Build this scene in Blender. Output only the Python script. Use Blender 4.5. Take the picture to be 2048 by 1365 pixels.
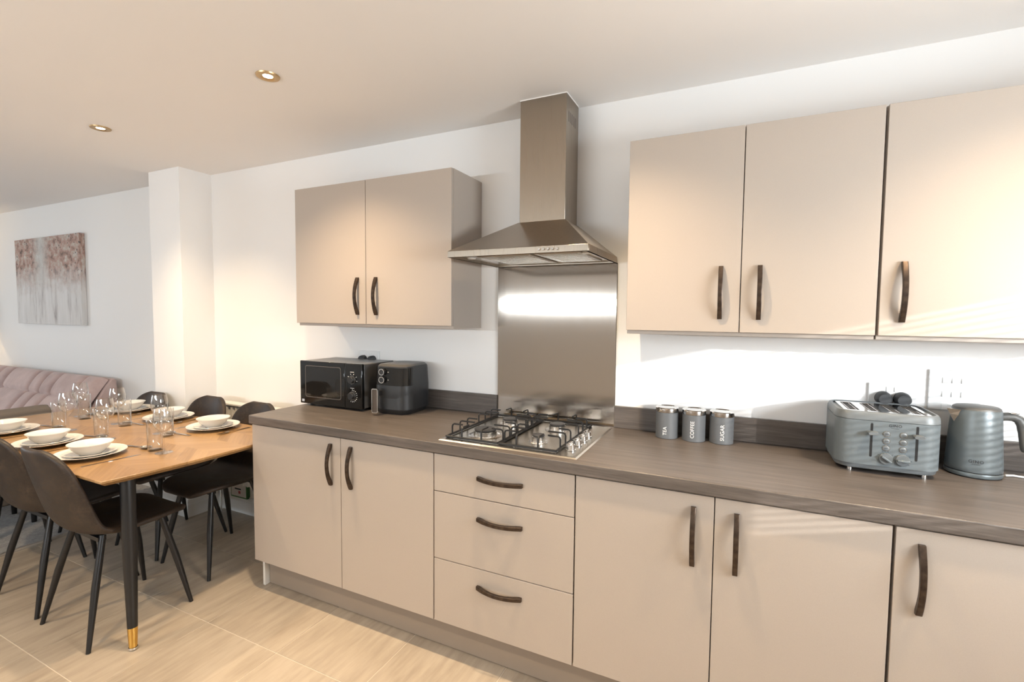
import bpy, bmesh, math, random
from mathutils import Vector, Matrix
random.seed(7)
for o in list(bpy.data.objects): bpy.data.objects.remove(o)
S = bpy.context.scene
COL = S.collection
PI = math.pi

# ------------------------------------------------------------------ camera
FPX = 959.72
YAW, PITCH, ROLL = -0.4430, -0.0565, 0.0087
CAM = Vector((2.2063, -2.1991, 1.4236))
fw = Vector((math.sin(YAW)*math.cos(PITCH), math.cos(YAW)*math.cos(PITCH), math.sin(PITCH)))
rt = Vector((math.cos(YAW), -math.sin(YAW), 0)); up = rt.cross(fw)
rt2 = rt*math.cos(ROLL) + up*math.sin(ROLL); up2 = -rt*math.sin(ROLL) + up*math.cos(ROLL)
cd = bpy.data.cameras.new('camera'); cam = bpy.data.objects.new('camera', cd); COL.objects.link(cam)
cd.sensor_width = 36; cd.lens = FPX/2048*36; cd.clip_start = .02
M = Matrix((rt2, up2, -fw)).transposed().to_4x4(); M.translation = CAM
cam.matrix_world = M
S.camera = cam

# ------------------------------------------------------------------ world, sun, window daylight, added front light, exposure
S.view_settings.view_transform = 'Standard'; S.view_settings.look = 'None'
S.view_settings.gamma = 1; S.view_settings.use_curve_mapping = False
S.view_settings.exposure = 0.68
W = bpy.data.worlds.new('sky'); S.world = W; W.use_nodes = True
bg = W.node_tree.nodes['Background']; bg.inputs[0].default_value = (.74, .86, 1, 1); bg.inputs[1].default_value = 1.0
def light(name, kind, loc, aim, energy, color, **kw):
    l = bpy.data.lights.new(name, kind); o = bpy.data.objects.new(name, l); COL.objects.link(o)
    o.location = loc; o.rotation_euler = (Vector(aim)-Vector(loc)).to_track_quat('-Z', 'Y').to_euler()
    l.energy = energy; l.color = color
    for k, v in kw.items(): setattr(l, k, v)
    return o
SUN_DIR = Vector((-1.0, 1.0, -.25))
light('sun', 'SUN', (6, -4, 3), Vector((6, -4, 3))+SUN_DIR, 2.3, (1, .98, .95), angle=math.radians(.5))
# daylight entering by the kitchen window (right) and the living-room window, plus an added front light
light('daylight_kitchen_window', 'AREA', (3.76, -1.33, 1.50), (2.76, -1.33, 1.46), 32, (.88, .95, 1), shape='RECTANGLE', size=1.0, size_y=.32)
light('added_front_light', 'AREA', (-.1, -4.27, 1.56), (-.1, -3.0, 1.56), 33, (.86, .94, 1), shape='RECTANGLE', size=2.4, size_y=.08)  # added strip light behind the camera, kept thin for the splashback's bright band
light('daylight_living_window', 'AREA', (-5.66, -2.6, 1.4), (-4.6, -2.6, 1.3), 24, (.86, .94, 1), shape='RECTANGLE', size=1.7, size_y=1.25)

cy = S.cycles
cy.use_adaptive_sampling = True; cy.adaptive_threshold = .04
cy.max_bounces = 7; cy.diffuse_bounces = 4; cy.glossy_bounces = 4; cy.transmission_bounces = 4; cy.transparent_max_bounces = 24
cy.caustics_reflective = False; cy.caustics_refractive = False; cy.sample_clamp_indirect = 6

# ------------------------------------------------------------------ materials
def mat(name, color=(.8,.8,.8), rough=.5, metal=0, **kw):
    m = bpy.data.materials.new(name); m.use_nodes = True
    b = m.node_tree.nodes['Principled BSDF']
    b.inputs['Base Color'].default_value = (*color, 1); b.inputs['Roughness'].default_value = rough; b.inputs['Metallic'].default_value = metal
    for k, v in kw.items(): b.inputs[k].default_value = v
    return m
class N:
    """small node-building helper"""
    def __init__(s, m): s.t = m.node_tree; s.b = m.node_tree.nodes.get('Principled BSDF')
    def n(s, typ, **kw):
        nd = s.t.nodes.new(typ)
        for k, v in kw.items():
            if hasattr(nd, k): setattr(nd, k, v)
        return nd
    def l(s, a, b): s.t.links.new(a, b)
    def coords(s, scale=(1,1,1), kind='Object', rot=(0,0,0)):
        if kind == 'World': src = s.n('ShaderNodeNewGeometry').outputs['Position']
        else: src = s.n('ShaderNodeTexCoord').outputs[kind]
        mp = s.n('ShaderNodeMapping'); mp.inputs['Scale'].default_value = scale; mp.inputs['Rotation'].default_value = rot
        s.l(src, mp.inputs['Vector']); return mp.outputs[0]
    def noise(s, vec, scale, detail=3, rough=.5):
        nd = s.n('ShaderNodeTexNoise'); s.l(vec, nd.inputs['Vector'])
        nd.inputs['Scale'].default_value = scale; nd.inputs['Detail'].default_value = detail; nd.inputs['Roughness'].default_value = rough
        return nd.outputs['Fac']
    def ramp(s, fac, stops):
        nd = s.n('ShaderNodeValToRGB'); s.l(fac, nd.inputs[0]); e = nd.color_ramp.elements
        while len(e) < len(stops): e.new(.5)
        for i, (p, c) in enumerate(stops): e[i].position = p; e[i].color = (*c, 1) if len(c) == 3 else c
        return nd.outputs[0]
    def math(s, op, a, b=None, clamp=False):
        nd = s.n('ShaderNodeMath', operation=op); nd.use_clamp = clamp
        for i, v in enumerate((a, b)):
            if v is None: continue
            if isinstance(v, (int, float)): nd.inputs[i].default_value = v
            else: s.l(v, nd.inputs[i])
        return nd.outputs[0]
    def mix(s, fac, a, b, mode='MIX'):
        nd = s.n('ShaderNodeMix', data_type='RGBA', blend_type=mode)
        for i, v in ((0, fac), (6, a), (7, b)):
            if isinstance(v, (int, float)): nd.inputs[i].default_value = v
            elif isinstance(v, tuple): nd.inputs[i].default_value = (*v, 1)
            else: s.l(v, nd.inputs[i])
        return nd.outputs[2]
    def bump(s, h, strength=.1, dist=.01):
        nd = s.n('ShaderNodeBump'); nd.inputs['Strength'].default_value = strength; nd.inputs['Distance'].default_value = dist
        s.l(h, nd.inputs['Height']); s.l(nd.outputs[0], s.b.inputs['Normal'])
    def base(s, c): s.l(c, s.b.inputs['Base Color'])

def m_paint(name, col):
    m = mat(name, col, .7); k = N(m); v = k.coords(kind='World')
    k.base(k.mix(.5, col, k.ramp(k.noise(v, 1.4, 2), [(.3, tuple(c*.975 for c in col)), (.7, col)])))
    k.bump(k.noise(v, 220, 2), .03, .002); return m
M_WALL = m_paint('wall_paint', (.88, .865, .845))
M_CEIL = m_paint('ceiling_paint', (.87, .835, .80))
M_TRIM = mat('white_gloss_paint', (.82, .82, .81), .35)
def m_cab():
    m = mat('cashmere_laminate', (.48, .40, .33), .42); k = N(m); v = k.coords((1, 1, 1), 'World')
    k.base(k.ramp(k.noise(v, 900, 2), [(.35, (.405, .345, .292)), (.65, (.425, .364, .310))])); return m
M_CAB = m_cab()
M_PLINTH = mat('plinth_laminate', (.29, .24, .195), .5)
M_INSIDE = mat('cabinet_edge_dark', (.16, .13, .11), .6)
M_WHITE_EDGE = mat('white_board', (.72, .70, .66), .4)
def m_worktop(name='worktop_wood', along=(1.2, 22, 22)):
    m = mat(name, (.15, .11, .09), .38); k = N(m); v = k.coords(along, 'World')
    a = k.noise(v, 3.0, 6, .65); b = k.noise(k.coords((3, 70, 70), 'World'), 4, 4, .7); c = k.noise(k.coords((1, 1, 1), 'World'), 2.0, 2)
    f = k.math('ADD', k.math('MULTIPLY', a, .6), k.math('MULTIPLY', b, .4)); f = k.math('ADD', f, k.math('MULTIPLY', k.math('SUBTRACT', c, .5), .25))
    k.base(k.ramp(f, [(.32, (.064, .053, .046)), (.48, (.100, .083, .072)), (.60, (.132, .110, .096)), (.74, (.185, .156, .137))]))
    k.bump(f, .12, .001); k.l(k.ramp(b, [(.3, (.34,)*3), (.7, (.46,)*3)]), k.b.inputs['Roughness']); return m
M_TOP = m_worktop()
def m_tile():
    m = mat('stone_tile', (.5, .42, .33), .36); k = N(m)
    oi = k.n('ShaderNodeObjectInfo')
    comb = k.n('ShaderNodeCombineXYZ'); k.l(k.math('MULTIPLY', oi.outputs['Random'], 37), comb.inputs[2]); k.l(k.math('MULTIPLY', oi.outputs['Random'], 11), comb.inputs[0])
    va = k.n('ShaderNodeVectorMath', operation='ADD'); k.l(k.coords((13, 1.6, 1)), va.inputs[0]); k.l(comb.outputs[0], va.inputs[1])
    a = k.noise(va.outputs[0], 2.0, 6, .62)
    vb = k.n('ShaderNodeVectorMath', operation='ADD'); k.l(k.coords((2.2, 1.2, 1)), vb.inputs[0]); k.l(comb.outputs[0], vb.inputs[1])
    b = k.noise(vb.outputs[0], 2.2, 4, .6)
    f = k.math('ADD', k.math('MULTIPLY', a, .62), k.math('MULTIPLY', b, .38))
    f = k.math('ADD', f, k.math('MULTIPLY', k.math('SUBTRACT', oi.outputs['Random'], .5), .05))
    k.base(k.ramp(f, [(.28, (.25, .205, .158)), (.44, (.335, .278, .217)), (.55, (.39, .328, .258)), (.72, (.455, .39, .315))]))
    k.bump(a, .05, .001); return m
M_TILE = m_tile()
M_GROUT = mat('pale_grout', (.62, .56, .48), .9)
def m_carpet():
    m = mat('grey_carpet', (.3, .29, .28), .95); k = N(m); v = k.coords(kind='World')
    f = k.math('ADD', k.math('MULTIPLY', k.noise(v, 260, 2), .6), k.math('MULTIPLY', k.noise(v, 40, 3), .4))
    k.base(k.ramp(f, [(.35, (.24, .235, .23)), (.65, (.44, .43, .42))])); k.bump(f, .6, .006); return m
M_CARPET = m_carpet()
def m_steel(name, col=(.37, .32, .262), rough=.3, aniso=.75, tan=(1, 0, 0), grain=(500, 500, 3), bow=0):
    m = mat(name, col, rough, 1); k = N(m); k.b.inputs['Anisotropic'].default_value = aniso
    tg = k.n('ShaderNodeCombineXYZ')
    for i in range(3): tg.inputs[i].default_value = tan[i]
    k.l(tg.outputs[0], k.b.inputs['Tangent'])
    f = k.noise(k.coords(grain, 'World'), 1, 3, .6)
    k.l(k.ramp(f, [(.3, (rough*.88,)*3), (.7, (rough*1.12,)*3)]), k.b.inputs['Roughness'])
    k.base(k.mix(f, tuple(c*.94 for c in col), tuple(min(1, c*1.04) for c in col)))
    return m
M_STEEL = m_steel('brushed_steel', aniso=0)
M_CHIMNEY = m_steel('chimney_steel', aniso=.6, tan=(0, 0, 1)); M_CHIMNEY.node_tree.nodes['Principled BSDF'].inputs['Anisotropic Rotation'].default_value = .25
M_SPLASH = m_steel('splashback_steel', (.40, .36, .32), .175, .9)
M_CHROME = mat('polished_chrome', (.78, .77, .75), .08, 1)
M_HOBSTEEL = mat('hob_steel', (.60, .56, .50), .27, 1)
def m_bronze():
    m = mat('dark_bronze', (.085, .06, .045), .34, .75); k = N(m)
    k.base(k.ramp(k.noise(k.coords(), 60, 4), [(.3, (.040, .028, .021)), (.7, (.095, .066, .048))])); return m
M_BRONZE = m_bronze()
M_IRON = mat('cast_iron', (.010, .010, .011), .42)
M_BURNER = mat('burner_cap', (.03, .03, .032), .45)
M_BLACKGLOSS = mat('black_gloss', (.008, .008, .008), .08)
M_BLACK = mat('black_satin', (.015, .015, .016), .35)
M_MATTBLACK = mat('matt_black_plastic', (.02, .021, .023), .42)
M_GREYTOP = mat('dark_grey_lid', (.09, .085, .08), .38)
M_MWTOP = mat('microwave_shell', (.10, .095, .09), .3)
M_MWWIN = mat('microwave_window', (.012, .011, .010), .04)
M_SILVER = mat('silver_trim', (.75, .73, .70), .22, 1)
M_PRINT = mat('white_print', (.85, .84, .82), .5)
M_DARKPRINT = mat('dark_print', (.015, .015, .018), .6)
M_BADGE = mat('grey_badge', (.45, .47, .52), .35)
def m_can():
    m = mat('grey_enamel', (.115, .122, .13), .42); k = N(m)
    k.bump(k.noise(k.coords(), 300, 2), .05, .001); return m
M_CAN = m_can()
M_TOASTER = mat('grey_green_satin', (.135, .158, .170), .36, .15)
M_TOASTERTRIM = mat('grey_satin_trim', (.132, .146, .153), .4, .1)
M_KETTLE = mat('kettle_satin', (.118, .141, .153), .35, .2)
M_KHANDLE = mat('kettle_grey_plastic', (.10, .098, .092), .45)
M_SOCKET = mat('white_plastic', (.80, .80, .79), .3)
M_PLUG = mat('dark_plug', (.035, .037, .04), .55)
def m_leather():
    m = mat('worn_brown_leather', (.06, .042, .03), .42); k = N(m); v = k.coords()
    f = k.math('ADD', k.math('MULTIPLY', k.noise(v, 9, 5, .65), .7), k.math('MULTIPLY', k.noise(v, 90, 3), .3))
    k.base(k.ramp(f, [(.33, (.014, .0098, .0075)), (.5, (.030, .020, .0142)), (.7, (.066, .043, .028))]))
    k.l(k.ramp(f, [(.3, (.42,)*3), (.7, (.66,)*3)]), k.b.inputs['Roughness']); k.b.inputs['Specular IOR Level'].default_value = .38; k.bump(k.noise(v, 220, 3), .12, .002); return m
M_LEATHER = m_leather()
M_LEG = mat('black_metal_leg', (.008, .0075, .008), .33)
M_GOLD = mat('gold_ferrule', (.72, .45, .12), .22, 1)
def m_oak():
    m = mat('chevron_oak', (.42, .25, .11), .3); k = N(m)
    sx = k.n('ShaderNodeSeparateXYZ'); k.l(k.coords(), sx.inputs[0]); x, y = sx.outputs[0], sx.outputs[1]
    colw = .30
    q = k.math('DIVIDE', k.math('ADD', y, 3.0), colw); fr = k.math('FRACT', q)
    tri = k.math('ABSOLUTE', k.math('SUBTRACT', fr, .5))
    s = k.math('ADD', x, k.math('MULTIPLY', tri, colw*1.15))
    idx = k.math('FLOOR', k.math('DIVIDE', s, .085)); side = k.math('FLOOR', k.math('MULTIPLY', q, 2))
    cb = k.n('ShaderNodeCombineXYZ'); k.l(idx, cb.inputs[0]); k.l(side, cb.inputs[1])
    wn = k.n('ShaderNodeTexWhiteNoise'); k.l(cb.outputs[0], wn.inputs['Vector'])
    gv = k.n('ShaderNodeCombineXYZ'); k.l(k.math('MULTIPLY', s, 60), gv.inputs[0]); k.l(k.math('MULTIPLY', y, 6), gv.inputs[1]); k.l(k.math('MULTIPLY', wn.outputs[0], 20), gv.inputs[2])
    g = k.noise(gv.outputs[0], 1, 4, .6)
    f = k.math('ADD', k.math('MULTIPLY', wn.outputs[0], .35), k.math('MULTIPLY', g, .65))
    k.base(k.ramp(f, [(.25, (.245, .135, .050)), (.5, (.33, .19, .077)), (.8, (.41, .25, .112))])); return m
M_OAK = m_oak()
M_OAKEDGE = mat('oak_edge', (.46, .29, .13), .4)
M_CHINA = mat('white_china', (.70, .68, .65), .12)
M_CUTLERY = mat('cutlery_steel', (.45, .42, .38), .18, 1)
def m_glass():
    m = bpy.data.materials.new('clear_glass'); m.use_nodes = True; t = m.node_tree; t.nodes.clear()
    o = t.nodes.new('ShaderNodeOutputMaterial'); mx = t.nodes.new('ShaderNodeMixShader'); tr = t.nodes.new('ShaderNodeBsdfTransparent'); gl = t.nodes.new('ShaderNodeBsdfGlossy')
    lw = t.nodes.new('ShaderNodeLayerWeight'); lw.inputs[0].default_value = .5; pw = t.nodes.new('ShaderNodeMath'); pw.operation = 'POWER'; pw.inputs[1].default_value = 2.6; ad = t.nodes.new('ShaderNodeMath'); ad.operation = 'ADD'; ad.inputs[1].default_value = .09
    mm = t.nodes.new('ShaderNodeMath'); mm.operation = 'MULTIPLY'; mm.inputs[1].default_value = .85; t.links.new(lw.outputs['Facing'], pw.inputs[0]); t.links.new(pw.outputs[0], ad.inputs[0]); t.links.new(ad.outputs[0], mm.inputs[0])
    tr.inputs[0].default_value = (.985, .985, .98, 1); gl.inputs['Roughness'].default_value = .02
    t.links.new(mm.outputs[0], mx.inputs[0]); t.links.new(tr.outputs[0], mx.inputs[1]); t.links.new(gl.outputs[0], mx.inputs[2]); t.links.new(mx.outputs[0], o.inputs[0]); return m
M_GLASS = m_glass()
def m_velvet():
    m = mat('pink_velvet', (.42, .30, .28), .8); k = N(m); k.b.inputs['Sheen Weight'].default_value = .25; k.b.inputs['Sheen Roughness'].default_value = .4
    k.base(k.ramp(k.noise(k.coords(), 6, 4, .6), [(.3, (.42, .305, .285)), (.7, (.56, .425, .40))])); return m
M_VELVET = m_velvet()
M_GREYSOFA = mat('taupe_suede', (.16, .135, .115), .85)
M_RAD = mat('white_enamel', (.74, .71, .67), .35)
def m_art():
    m = mat('blossom_print', (.7, .66, .62), .8); k = N(m)
    sx = k.n('ShaderNodeSeparateXYZ'); k.l(k.coords(kind='Generated'), sx.inputs[0]); z = sx.outputs[2]
    streak = k.noise(k.coords((17, 1, 1.6), 'Generated'), 1, 4, .65)
    low = k.ramp(streak, [(.30, (.20, .18, .18)), (.36, (.52, .49, .48)), (.46, (.66, .64, .62)), (.7, (.74, .72, .71))])
    blob = k.noise(k.coords((7, 1, 5), 'Generated'), 2.2, 5, .65)
    hi = k.ramp(blob, [(.34, (.13, .09, .08)), (.43, (.33, .22, .18)), (.50, (.46, .30, .25)), (.57, (.47, .41, .36)), (.70, (.66, .62, .58))])
    vo = k.n('ShaderNodeTexVoronoi'); k.l(k.coords((26, 1, 20), 'Generated'), vo.inputs['Vector']); vo.inputs['Scale'].default_value = 1
    dots = k.math('LESS_THAN', vo.outputs['Distance'], .22); sel = k.math('GREATER_THAN', k.noise(k.coords((4, 1, 4), 'Generated'), 1.5, 2), .52)
    hi = k.mix(k.math('MULTIPLY', k.math('MULTIPLY', dots, sel), .8), hi, (.10, .08, .08))
    cen = k.math('SUBTRACT', 1, k.math('MULTIPLY', k.math('ABSOLUTE', k.math('SUBTRACT', sx.outputs[0], .42)), 7), True)
    hi = k.mix(k.math('MULTIPLY', cen, .75), hi, (.60, .62, .60))
    edge = k.math('ADD', z, k.math('MULTIPLY', k.math('SUBTRACT', k.noise(k.coords((6, 1, 3), 'Generated'), 2.5, 3), .5), .35))
    f = k.math('MULTIPLY', k.math('SUBTRACT', edge, .36), 3.2, True)
    k.base(k.mix(f, low, hi)); return m
M_ART = m_art()
def emit(name, col, s):
    m = bpy.data.materials.new(name); m.use_nodes = True; t = m.node_tree; t.nodes.clear()
    o = t.nodes.new('ShaderNodeOutputMaterial'); e = t.nodes.new('ShaderNodeEmission'); e.inputs[0].default_value = (*col, 1); e.inputs[1].default_value = s
    t.links.new(e.outputs[0], o.inputs[0]); return m
M_LED = emit('lamp_lens', (1, .80, .50), 40)
M_SHADE = mat('lampshade_fabric', (.75, .66, .52), .8)
M_BRASS = mat('downlight_ring', (.55, .38, .20), .35, 1)
M_GREEN = mat('green_card', (.05, .16, .05), .6)
M_CARD = mat('white_card', (.72, .68, .66), .6)
M_RED = mat('red_print', (.35, .06, .07), .6)

# ------------------------------------------------------------------ mesh helpers
def BM(): return bmesh.new()
def box(bm, x0, x1, y0, y1, z0, z1):
    v = [bm.verts.new(p) for p in ((x0,y0,z0),(x1,y0,z0),(x1,y1,z0),(x0,y1,z0),(x0,y0,z1),(x1,y0,z1),(x1,y1,z1),(x0,y1,z1))]
    for f in ((3,2,1,0),(4,5,6,7),(0,1,5,4),(1,2,6,5),(2,3,7,6),(3,0,4,7)): bm.faces.new([v[i] for i in f])
    return bm
def loft(bm, rings, cap0=True, cap1=True, closed=True):
    R = [[bm.verts.new(p) for p in r] for r in rings]; n = len(R[0])
    for a, b in zip(R, R[1:]):
        for i in range(n if closed else n-1):
            j = (i+1) % n; bm.faces.new((a[i], a[j], b[j], b[i]))
    if cap0: bm.faces.new(R[0][::-1])
    if cap1: bm.faces.new(R[-1])
    return bm
def prism(bm, poly, z0, z1): return loft(bm, [[(x, y, z0) for x, y in poly], [(x, y, z1) for x, y in poly]])
def lathe(bm, prof, seg=32, c=(0,0,0), cap0=True, cap1=True):
    rings = [[(c[0]+r*math.cos(2*PI*i/seg), c[1]+r*math.sin(2*PI*i/seg), c[2]+z) for i in range(seg)] for r, z in prof]
    return loft(bm, rings, cap0, cap1)
def tube(bm, pts, rad, seg=10, cap=True, sx=1.0):
    pts = [Vector(p) for p in pts]; n = len(pts)
    if not hasattr(rad, '__len__'): rad = [rad]*n
    rings = []; prev = None
    for i, p in enumerate(pts):
        d = (pts[min(i+1, n-1)]-pts[max(i-1, 0)]).normalized()
        if prev is None:
            a = Vector((0,0,1)) if abs(d.z) < .9 else Vector((1,0,0)); u = (a - d*a.dot(d)).normalized()
        else: u = (prev - d*prev.dot(d)).normalized()
        prev = u; w = d.cross(u)
        rings.append([p + (u*math.cos(2*PI*k/seg) + w*sx*math.sin(2*PI*k/seg))*rad[i] for k in range(seg)])
    return loft(bm, rings, cap, cap)
def rr(w, d, r, n=6, cx=0, cy=0):
    """rounded rectangle outline, counter-clockwise, starting at the +x/-y corner"""
    out = []
    for (sx, sy, a0) in ((1,-1,-PI/2), (1,1,0), (-1,1,PI/2), (-1,-1,PI)):
        ox, oy = cx+sx*(w/2-r), cy+sy*(d/2-r)
        for k in range(n+1):
            a = a0+PI/2*k/n; out.append((ox+r*math.cos(a), oy+r*math.sin(a)))
    return out
def layers(bm, ls, n=6, cap0=True, cap1=True):
    """stack of rounded rectangles: (w, d, r, z[, cx, cy])"""
    return loft(bm, [[(x, y, l[3]) for x, y in rr(l[0], l[1], l[2], n, *(l[4:6] if len(l) > 4 else (0, 0)))] for l in ls], cap0, cap1)
def mesh_of(bm, name, m, smooth=None):
    bmesh.ops.recalc_face_normals(bm, faces=bm.faces); me = bpy.data.meshes.new(name); bm.to_mesh(me); bm.free()
    if m: me.materials.append(m)
    if smooth is not None:
        for p in me.polygons: p.use_smooth = True
        me.set_sharp_from_angle(angle=math.radians(smooth))
    return me
def put(name, me, parent=None, loc=(0,0,0), rot=(0,0,0)):
    o = bpy.data.objects.new(name, me); COL.objects.link(o); o.location = loc; o.rotation_euler = rot
    if parent: o.parent = parent
    return o
def part(name, bm, m, parent=None, smooth=None, bevel=0, seg=2, loc=(0,0,0), rot=(0,0,0), label=None):
    o = put(name, mesh_of(bm, name, m, smooth if smooth is not None else (40 if bevel else None)), parent, loc, rot)
    if bevel:
        md = o.modifiers.new('bevel', 'BEVEL'); md.width = bevel; md.segments = seg; md.limit_method = 'ANGLE'; md.angle_limit = math.radians(35)
    if label: o['label'] = label
    return o
def tag(o, label, cat, group=None):
    o['label'] = label; o['category'] = cat
    if group: o['group'] = group
    return o
def thing(name, label, cat, loc=(0,0,0), rz=0, group=None):
    o = bpy.data.objects.new(name, None); COL.objects.link(o); o.empty_display_size = .05
    o.location = loc; o.rotation_euler = (0, 0, rz); return tag(o, label, cat, group)
def struct(name, bm, m, parent=None, **kw):
    o = part(name, bm, m, parent, **kw)
    if not parent: o['kind'] = 'structure'
    return o
def dup(root, loc, rz, label, group=None):
    r = root.copy(); COL.objects.link(r); r.location = loc; r.rotation_euler = (0, 0, rz); r['label'] = label
    if group: r['group'] = group
    for ch in list(root.children):
        c = ch.copy(); COL.objects.link(c); c.parent = r
        for g in list(ch.children):
            d = g.copy(); COL.objects.link(d); d.parent = c
    return r
def text_bm(body, size, fn, spacing=1.0, align='CENTER', depth=.0004):
    """flat lettering turned to a mesh; fn maps (u, v, w) in text space to a 3D point"""
    cu = bpy.data.curves.new('lettering', 'FONT'); cu.body = body; cu.size = size; cu.align_x = align; cu.align_y = 'CENTER'; cu.space_character = spacing; cu.resolution_u = 3
    cu.extrude = depth
    o = bpy.data.objects.new('lettering', cu); COL.objects.link(o)
    me = bpy.data.meshes.new_from_object(o.evaluated_get(bpy.context.evaluated_depsgraph_get()))
    bpy.data.objects.remove(o); bm = bmesh.new(); bm.from_mesh(me); bpy.data.meshes.remove(me)
    for v in bm.verts: v.co = Vector(fn(v.co.x, v.co.y, v.co.z))
    return bm

# ------------------------------------------------------------------ room shell
XL, XR, YF, ZC = -5.7, 3.8, -4.3, 2.3836
def wall_with_hole(bm, axis, pos, thick, a0, a1, z0, z1, holes):
    """wall slab along one axis with rectangular openings (a, b, z0, z1)"""
    def slab(u0, u1, w0, w1):
        if u1-u0 < 1e-4 or w1-w0 < 1e-4: return
        if axis == 'x': box(bm, pos, pos+thick, u0, u1, w0, w1)
        else: box(bm, u0, u1, pos, pos+thick, w0, w1)
    cur = a0
    for (h0, h1, k0, k1) in sorted(holes):
        slab(cur, h0, z0, z1); slab(h0, h1, z0, k0); slab(h0, h1, k1, z1); cur = h1
    slab(cur, a1, z0, z1); return bm
fl = struct('floor', box(BM(), -1.60, XR, YF, 0, -.06, -.002), M_GROUT)
TX, TY, GP = .45, .4525, .0032
tile_me = {}
i0 = math.floor((-1.60-.05)/TX)
for i in range(i0, 10):
    for j in range(0, 11):
        x0, x1 = .05+i*TX, .05+(i+1)*TX; y1 = -.422+(1-j)*TY; y0 = y1-TY
        x0, x1, y0, y1 = max(x0, -1.60), min(x1, XR), max(y0, YF), min(y1, 0)
        if x1-x0 < .02 or y1-y0 < .02: continue
        key = (round(x1-x0, 3), round(y1-y0, 3))
        if key not in tile_me:
            w, d = key[0]/2-GP/2, key[1]/2-GP/2
            tile_me[key] = mesh_of(loft(BM(), [[(-w,-d,-.004),(w,-d,-.004),(w,d,-.004),(-w,d,-.004)], [(-w,-d,-.0007),(w,-d,-.0007),(w,d,-.0007),(-w,d,-.0007)], [(-w+.0008,-d+.0008,0),(w-.0008,-d+.0008,0),(w-.0008,d-.0008,0),(-w+.0008,d-.0008,0)]]), 'tile', M_TILE)
        put('tile', tile_me[key], fl, ((x0+x1)/2, (y0+y1)/2, 0))
struct('floor_carpet', box(BM(), XL, -1.625, YF, 0, -.06, .006), M_CARPET)
struct('trim_1', loft(BM(), [[(x, y, -.01), (x, y, .004), (x+.006, y, .010), (x+.024, y, .010), (x+.030, y, .003), (x+.030, y, -.01)] for x, y in ((-1.63, YF), (-1.63, -.02))]), mat('threshold_strip', (.34, .29, .24), .5))
struct('wall_back', box(BM(), XL-.12, XR+.12, 0, .12, -.06, ZC+.05), M_WALL)
WIN = (-2.28, -.52, 1.10, 1.78)
FWIN_ADDED = (-1.35, 1.15, 1.36, 1.76)
LWIN = (-3.5, -1.7, .75, 2.05)
struct('wall_left', wall_with_hole(BM(), 'x', XL-.12, .12, YF, 0, -.06, ZC+.05, [LWIN]), M_WALL)
struct('wall_right', wall_with_hole(BM(), 'x', XR, .12, YF, 0, -.06, ZC+.05, [WIN]), M_WALL)
struct('wall_front', wall_with_hole(BM(), 'y', YF-.12, .12, XL-.12, XR+.12, -.06, ZC+.05, [FWIN_ADDED]), M_WALL)
struct('wall_sun_blocker', box(BM(), -5, 4.4, -6.4, -6.2, -.06, 2.9), mat('sun_blocker_brown', (.30, .2, .15), .9))  # unseen wall added to keep the low sun out of the front opening
struct('ceiling', box(BM(), XL-.12, XR+.12, YF-.12, .12, ZC, ZC+.1), M_CEIL)
struct('wall_pillar', box(BM(), -1.5449, -1.2002, -.2181, .0, 0, ZC), M_WALL)
# skirting: tall board with a moulded top
def skirt(name, pts):
    prof = [(0, 0), (.016, 0), (.016, .085), (.012, .097), (.012, .104), (.008, .118), (.0, .124)]
    rings = []
    P = [Vector((*p, 0)) for p in pts]; n = len(P)
    for i in range(n):
        d0 = (P[i]-P[i-1]).normalized() if i else (P[1]-P[0]).normalized()
        d1 = (P[i+1]-P[i]).normalized() if i < n-1 else d0
        n0 = Vector((d0.y, -d0.x, 0)); n1 = Vector((d1.y, -d1.x, 0)); b = (n0+n1).normalized(); s = 1/max(.3, b.dot(n0))
        rings.append([P[i]+b*s*o+Vector((0, 0, z)) for o, z in prof])
    struct(name, loft(BM(), rings), M_TRIM)
skirt('baseboard_back', [(-1.2002, 0), (0, 0)])
skirt('baseboard_pillar', [(-1.5449, 0), (-1.5449, -.2181), (-1.2002, -.2181), (-1.2002, -.016)])
skirt('baseboard_left', [(XL, 0), (-1.56, 0)])
# windows, outside the frame: two let the daylight in, the front one is added
def window(name, axis, pos, a0, a1, z0, z1, nv):
    fr = BM(); t = .05
    def b(u0, u1, w0, w1, d0=.02, d1=.09):
        if axis == 'x': box(fr, pos+d0, pos+d1, u0, u1, w0, w1)
        else: box(fr, u0, u1, pos-d1, pos-d0, w0, w1)
    b(a0, a1, z0, z0+t); b(a0, a1, z1-t, z1)
    for k in range(nv+1):
        c = a0+(a1-a0)*k/nv; lo, hi = (c, c+t) if k == 0 else ((c-t, c) if k == nv else (c-t/2, c+t/2)); b(lo, hi, z0+t, z1-t)
    root = struct(name, fr, M_TRIM)
    for k in range(nv):
        g = BM(); u0 = a0+(a1-a0)*k/nv+.03; u1 = a0+(a1-a0)*(k+1)/nv-.03
        if axis == 'x': box(g, pos+.05, pos+.056, u0, u1, z0+t*.8, z1-t*.8)
        else: box(g, u0, u1, pos-.056, pos-.05, z0+t*.8, z1-t*.8)
        part('pane', g, M_GLASS, root)
    return root
w1 = window('window_1', 'x', XR, *WIN, 1)
sl = BM(); z = WIN[2]+.03
while z < WIN[3]-.02:
    a = math.radians(8); dx, dz = .0125*math.cos(a), .0125*math.sin(a)
    loft(sl, [[(XR-.03-dx, y, z+dz), (XR-.03+dx, y, z-dz), (XR-.03+dx, y, z-dz+.0008), (XR-.03-dx, y, z+dz+.0008)] for y in (WIN[0]+.01, WIN[1]-.01)]); z += .022
part('slat', sl, M_SOCKET, w1)['kind'] = 'stuff'
window('window_2', 'x', XL-.11, *LWIN, 2)
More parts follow.
